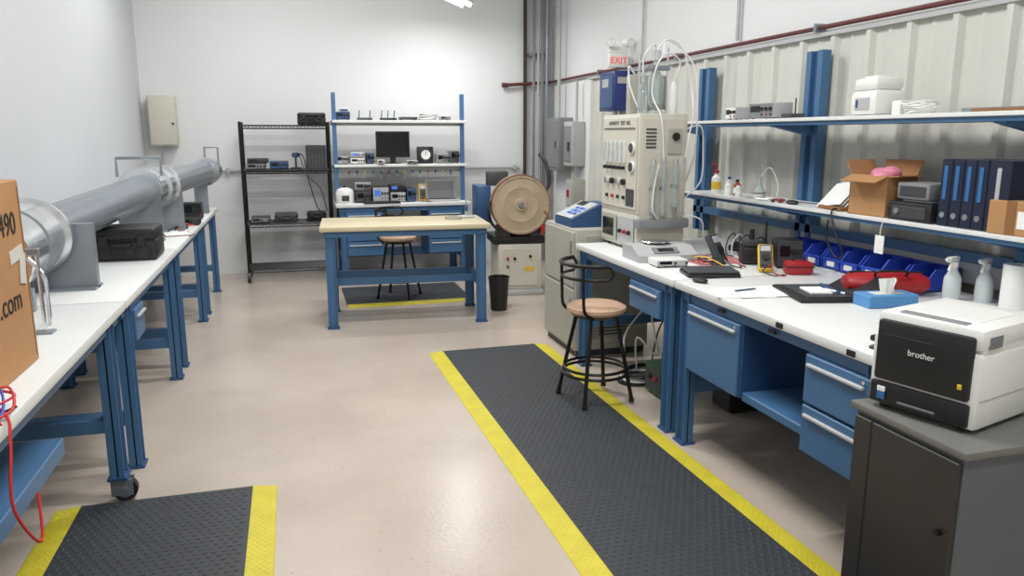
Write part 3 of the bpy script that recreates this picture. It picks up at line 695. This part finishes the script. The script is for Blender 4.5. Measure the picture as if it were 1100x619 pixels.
b=B('red_instrument_case',(2.62,3.5,Z),-.3); b.box(-.07,.07,-.05,.05,0,.07,RED,.015); b.box(-.071,.071,-.051,.051,.04,.046,BLK); b.tube([(-.03,0,.07),(-.03,0,.09),(.03,0,.09),(.03,0,.07)],.005,BLK,8,smooth=False); b.done()
b=B('power_strip_with_cables',(2.78,4.2,Z),.2); b.box(-.02,.03,-.18,.18,0,.035,BLK,.005)
for k in range(5): b.box(-.015,.02,-.15+k*.065,-.115+k*.065,.035,.06,BLK,.004); b.tube([(0,-.13+k*.065,.06),(-.03,-.12+k*.06,.12),(-.1,-.1+k*.05,.08),(-.12-.02*k,-.13+.03*k,.008),(-.1,-.24+.04*k,.006)],.004,[BLK,GREY,BLK,WPL,BLK][k],6)
b.done()
b=B('two_way_radio',(2.68,3.93,Z),-.4); b.box(-.03,.03,-.018,.018,0,.12,BLK,.008); b.cyl((.018,0,.12),(.018,0,.24),.006,BLK,seg=10); b.box(-.02,.02,-.02,-.017,.07,.1,DGREY,.001); b.done()
b=B('wiring_harness',(2.3,3.9,Z))
for k in range(5): b.tube([(-.06+.03*k,-.18,.006),(-.02+.05*math.sin(k*2),-.08,.02+.01*k),(.05*math.cos(k*3),.02,.01+.012*k),(.08-.04*k,.1,.02),(.05*math.sin(k),.16,.008)],.004,[BLK,RED,BLK,YEL,GREY][k],6)
b.done()
b=B('red_tool_bag',(2.68,2.93,Z),-.35)
b.T=Matrix.Diagonal((1,1,.62,1)); b.lathe([(.001,-.19),(.055,-.185),(.08,-.15),(.085,0),(.08,.15),(.055,.185),(.001,.19)],(0,0,.085),RED,22,'X'); b.T=Matrix.Identity(4); b.box(-.17,.17,-.004,.004,.1,.108,BLK); b.tube([(-.07,-.05,.095),(-.06,-.075,.12),(.06,-.075,.12),(.07,-.05,.095)],.006,BLK,8); b.done()
b=B('tissue_box',(2.5,2.72,Z),-.1); b.box(-.12,.12,-.06,.06,0,.055,mat('tissue_box_blue',(90,150,205),.6),.004); b.box(-.07,.07,-.03,.03,.055,.057,WPL)
for k in range(3): b.rbox((.0+.015*k,.0,.085),(.07,.002,.07),PAPER,rz=.5*k,rx=.3*k-.3)
b.done()
def spray(x,y):
    b=B('spray_bottle',(x,y,Z),.3); b.lathe([(.001,0),(.035,0),(.038,.02),(.036,.1),(.016,.14),(.014,.16)],(0,0,0),mat('bottle_translucent',(205,212,214),.3,var=.02),22); b.lathe([(.018,.15),(.018,.175),(.001,.175)],(0,0,0),WPL,16); b.box(-.055,.03,-.011,.011,.175,.2,WPL,.006); b.rbox((-.03,0,.155),(.008,.014,.045),WPL,ry=.5,bev=.002); b.cyl((-.055,0,.19),(-.068,0,.19),.008,WPL,seg=10); b.done()
spray(2.88,2.74); spray(2.98,2.66)
b=B('paper_towel_roll',(2.96,2.48,Z)); b.lathe([(.02,0),(.062,0),(.062,.2),(.02,.2),(.02,0)],(0,0,0),PAPER,28,cap=False); b.done()
b=B('stapler',(2.0,2.16,Z),.3); b.box(-.07,.06,-.018,.018,0,.012,BLK,.004); b.rbox((-.0,0,.035),(.14,.034,.022),BLK,ry=.08,bev=.007); b.box(.03,.06,-.015,.015,.01,.04,BLK); b.done()
b=B('marker_pens',(2.3,2.45,Z)); b.cyl((0,0,.007),(.08,.08,.007),.007,BLK,seg=10); b.cyl((.02,-.03,.007),(.1,-.0,.007),.006,BLUED,seg=10); b.done()
b=B('extension_cord_pile',(2.12,4.42,0))
for k in range(6): b.tube([(.12*math.cos(t*.785+k)+.01*k,.11*math.sin(t*.785+k),.012+.012*k+.01*math.sin(t+k)) for t in range(8)],.007,[BLK,BLK,WPL,GREY,BLK,BLK][k],6,closed=True,res=4)
b.tube([(.1,0,.04),(.2,.1,.3),(.3,.05,.55),(.32,0,.75)],.006,BLK); b.tube([(-.05,0,.03),(.0,.2,.25),(.2,.3,.45),(.3,.3,.75)],.006,WPL)
b.tube([(.05,.1,.05),(.0,.0,.3),(.1,-.1,.2),(.15,.1,.45),(.2,.0,.75)],.006,WPL); b.done()
b=B('green_battery_charger',(2.2,4.13,0)); GB=mat('case_green',(40,84,58),.5); b.box(-.1,.1,-.12,.12,.012,.2,GB,.012); b.box(-.104,-.098,-.1,.1,.04,.17,DGREY,.003); b.cyl((-.104,.04,.12),(-.116,.04,.12),.016,BLK); b.cyl((-.104,-.04,.12),(-.116,-.04,.12),.016,RED)
b.tube([(0,-.08,.2),(0,-.08,.25),(0,.08,.25),(0,.08,.2)],.008,BLK,8,smooth=False)
for x in(-.07,.07):
    for y in(-.09,.09): b.cyl((x,y,0),(x,y,.014),.012,BLK,seg=8)
b.done()
b=B('desktop_computer',(2.6,3.8,.0)); b.box(-.22,.22,-.1,.1,0.01,.4,BLK,.008); b.box(-.225,-.22,-.09,.09,.02,.39,DGREY,.003); b.cyl((-.23,.0,.34),(-.222,0,.34),.012,LCD,seg=12)
for x in(-.18,.18):
    for y in(-.07,.07): b.cyl((x,y,0),(x,y,.012),.012,BLK,seg=8)
b.done()
# ---------- printer cabinet + printer
b=B('filing_cabinet',(0,0,0))
x0,x1,y0,y1=1.71,2.45,1.52,1.95
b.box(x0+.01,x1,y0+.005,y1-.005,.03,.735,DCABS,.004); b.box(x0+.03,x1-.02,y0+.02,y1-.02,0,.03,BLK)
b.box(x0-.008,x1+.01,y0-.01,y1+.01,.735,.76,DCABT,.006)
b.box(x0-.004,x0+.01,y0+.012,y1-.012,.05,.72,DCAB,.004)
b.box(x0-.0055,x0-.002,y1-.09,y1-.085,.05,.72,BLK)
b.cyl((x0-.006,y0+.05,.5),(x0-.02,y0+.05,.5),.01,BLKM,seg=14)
b.done()
ang=math.atan2(1.80-1.716,1.885-1.588)
b=B('laser_printer',(1.765,1.755,.76),ang)
w=.165
b.box(0.008,.38,-w,w,.012,.235,WPL,.014)
b.box(0.012,.38,-w+.002,w-.002,.24,.31,WPL,.022)
b.box(.03,.37,-w+.006,w-.006,.22,.26,WPL)
b.box(-.006,.02,-w+.022,w-.02,.095,.285,BLK,.01)
b.box(-.004,.02,-w+.018,w-.012,.02,.088,BLK,.006)
b.box(-.012,-.002,-.06,.06,.03,.042,DGREY,.004)
b.box(-.0075,-.004,-.03,.12,.24,.243,DGREY)
b.box(-.01,-.005,w-.065,w-.04,.035,.06,BIND,.001); b.box(-.01,-.005,w-.065,w-.04,.06,.075,PAPER,.001)
b.box(-.01,-.005,-w+.04,-w+.052,.13,.145,YEL,.001)
b.box(.02,.36,-w-.002,-w+.004,.1,.103,LGREY); b.box(.28,.36,-w-.003,-w+.003,.17,.2,LGREY,.002)
for k in range(6): b.box(.04+k*.012,.046+k*.012,-w-.001,-w+.003,.25,.285,GREY)
b.box(.08,.3,-.11,.11,.308,.312,WPL,.003); b.box(.03,.06,-.1,.1,.308,.313,GREY,.003)
for x in(.04,.34):
    for y in(-w+.04,w-.04): b.cyl((x,y,0),(x,y,.014),.015,BLK,seg=10)
pr=b.done()
text(pr,'brand_label','brother',(-.0075,.0,.2),(H,0,-H),.026,WPL)
# ---------- left: duct assembly
b=B('flow_test_duct')
A=Vector((-1.2,3.45,1.11)); Bp=Vector((-1.2,4.05,1.13)); C=Vector((-1.03,5.95,1.21)); D=Vector((-.98,6.45,1.22)); E=Vector((-.80,8.05,1.25)); G=Vector((-.79,8.2,1.255))
b.cyl(A,Bp,.17,STEEL,seg=40)
d=(Bp-A).normalized()
for p in(A,Bp): b.cyl(p-d*.015,p+d*.015,.185,STEEL,seg=40)
b.cyl(A+(Bp-A)*.5-Vector((0,.008,0)),A+(Bp-A)*.5+Vector((0,.008,0)),.175,STEELD,seg=40)
d=(C-Bp).normalized()
b.cyl(Bp,Bp+d*.12,.17,STEEL,.115,seg=36); b.cyl(Bp+d*.1,C,.112,PVC,seg=36)
b.cyl(C-d*.02,D,.145,STEEL,seg=36)
d=(E-D).normalized()
for p in(C,D,C*.5+D*.5): b.cyl(p-d*.015,p+d*.015,.16,STEEL,seg=36)
b.cyl(D,E,.105,PVC,seg=36); b.cyl(E-d*.03,G,.135,STEEL,seg=36)
b.tube([(-1.18,6.0,1.31),(-1.18,6.0,1.44),(-.9,6.05,1.44),(-.9,6.05,1.31)],.012,STEELD,8,smooth=False)
b.tube([(-.8,8.1,1.36),(-.8,8.1,1.48),(-.68,8.1,1.48),(-.68,8.1,1.2)],.01,STEELD,8,smooth=False)
def plate(y,xc,zt,wb=.3,t=.03):
    b.prism([(xc-wb/2,.862),(xc+wb/2,.862),(xc+wb/2,zt),(xc-wb/2,zt)],'Y',y,y+t,STEELD)
    b.box(xc-wb/2,xc+wb/2,y-.05,y+t+.05,.861,.872,STEELD)
plate(4.1,-1.12,1.18,.36,.05); plate(5.85,-1.03,1.18,.28); plate(6.5,-.97,1.18,.28); plate(7.9,-.84,1.2,.12)
b.box(-1.32,-1.08,3.6,3.64,.861,.96,STEELD)
b.tube([(-1.02,3.4,1.12),(-.96,3.36,1.05),(-.95,3.34,.95),(-.95,3.33,.862)],.008,STEEL,8)
b.done()
b=B('clamp_stand',(-.93,3.2,.86)); b.box(-.04,.03,-.03,.03,0,.008,STEELD,.002); b.cyl((0,0,.008),(0,0,.32),.007,STEEL,seg=10); b.box(-.05,.01,-.012,.012,.3,.325,STEELD,.003); b.tube([(-.04,0,.31),(-.1,0,.26),(-.14,.02,.2)],.005,STEEL,8); b.done()
instrument('data_logger',-.83,6.9,.15,.14,.06,.86,BLK,DGREY,knobs=2)
instrument('data_logger',-.86,7.35,.16,.14,.15,.86,DGREY,BLK,knobs=2)
b=B('clipboard',(-.86,6.25,.86),.3); b.box(-.1,.1,-.14,.14,0,.006,BROWN); b.box(-.09,.09,-.13,.1,.006,.008,PAPER); b.box(-.03,.03,.1,.13,.006,.018,STEEL,.003); b.done()
b=B('cable_bundle',(-.86,6.6,.86)) 
for k in range(4): b.tube([(-.08+.02*k,-.18,.006),(-.02,-.1+.02*k,.03),(.04,.0,.01+.01*k),(-.05,.12,.02),(.0+.02*k,.2,.008)],.006,[BLK,GREY,BLK,REDW][k],6)
b.done()
b=B('cardboard_box',(-1.1,2.565,.86),0)
w,d,h=.25,.26,.6
b.box(-w,w,-d,d,0,h,CARD,.004)
b.box(-.03,.03,-d-.001,d+.001,h-.06,h+.0015,mat('packing_tape',(190,160,120),.3))
FILM=mat('plastic_film',(225,222,215),.25)
b.rbox((w+.002,.16,.37),(.003,.12,.04),FILM,rx=.1); b.rbox((w+.003,.2,.32),(.003,.05,.1),FILM,rx=-.2)
b.box(w,w+.0015,d-.02,d-.012,.02,h-.02,CARDD)
cb=b.done()
INK=mat('ink_black',(30,28,26),.7,var=0)
text(cb,'print_number','4490',(w+.0015,.09,.465),(H,0,H),.1,INK); text(cb,'print_name','Meter.com',(w+.0015,-.06,.23),(H,0,H),.1,INK)
b=B('test_leads',(-.85,2.19,.86))
b.tube([(-.0,.08,.02),(.03,.1,.02),(.1,.0,.01),(.115,-.05,-.05),(.12,-.1,-.2),(.14,0,-.35),(.115,.1,-.25)],.004,REDW,6)
b.tube([(-.02,.1,.015),(.02,.06,.06),(.07,.12,.06),(.1,.04,.02),(.05,-.04,.008)],.004,REDW,6)
b.tube([(-.02,.11,.02),(.02,.11,.07),(.06,.1,.05),(.08,.0,.01),(.02,-.06,.008)],.004,BLUEW,6)
b.tube([(-.02,.06,.015),(.03,.02,.04),(.07,.06,.01),(.09,.1,.008)],.004,BLK,6)
b.tube([(.02,.11,.01),(.05,.11,.05),(.09,.1,.04),(.06,.02,.03),(.1,-.05,.01)],.004,REDW,6); b.done()
# ---------- blue controller + exit sign
b=B('wall_control_box'); b.box(3.0,XR-.004,6.93,7.3,1.83,2.2,mat('enamel_indigo',(44,56,120),.4),.01); b.box(2.992,3.0,6.96,7.27,1.86,2.17,BLUED,.003); b.box(2.986,2.993,7.05,7.2,2.05,2.13,LGREY,.002); b.box(3.03,3.15,6.922,6.93,2.08,2.14,LGREY,.002); b.cyl((3.1,7.1,1.83),(3.1,7.1,1.3),.012,LGREY); b.done()
b=B('exit_sign_with_emergency_lights',(3.05,6.98,2.23)); b.box(-.1,.1,-.025,.025,0,.13,WPL,.008); b.box(-.03,.15,.025,.07,.03,.1,WPL)
for s in(-1,1):
    b.cyl((s*.08,0,.17),(s*.08,0,.21),.01,WPL,seg=10); b.cyl((s*.08,.02,.235),(s*.1,-.06,.225),.038,WPL,.046,seg=20); b.cyl((s*.1,-.06,.225),(s*.1005,-.062,.225),.04,mat('lens',(240,240,240),.2,var=0),seg=20)
b.box(-.1,.1,-.02,.04,.13,.19,WPL,.004)
ex=b.done(); text(ex,'sign_text','EXIT',(0,-.026,.062),(H,0,0),.085,EXR,.002)
# ---------- world + camera
w=bpy.data.worlds.new('World'); sc.world=w; w.use_nodes=True; w.node_tree.nodes['Background'].inputs[0].default_value=(.8,.85,.9,1); w.node_tree.nodes['Background'].inputs[1].default_value=.3
cam=bpy.data.cameras.new('camera'); co=bpy.data.objects.new('camera',cam); sc.collection.objects.link(co)
psi=math.radians(16.0); th=math.radians(11.34)
co.rotation_euler=(H-th,0,-psi); co.location=(0,0,1.6); cam.sensor_width=36; cam.lens=820/1100*36; cam.clip_start=.05
sc.camera=co
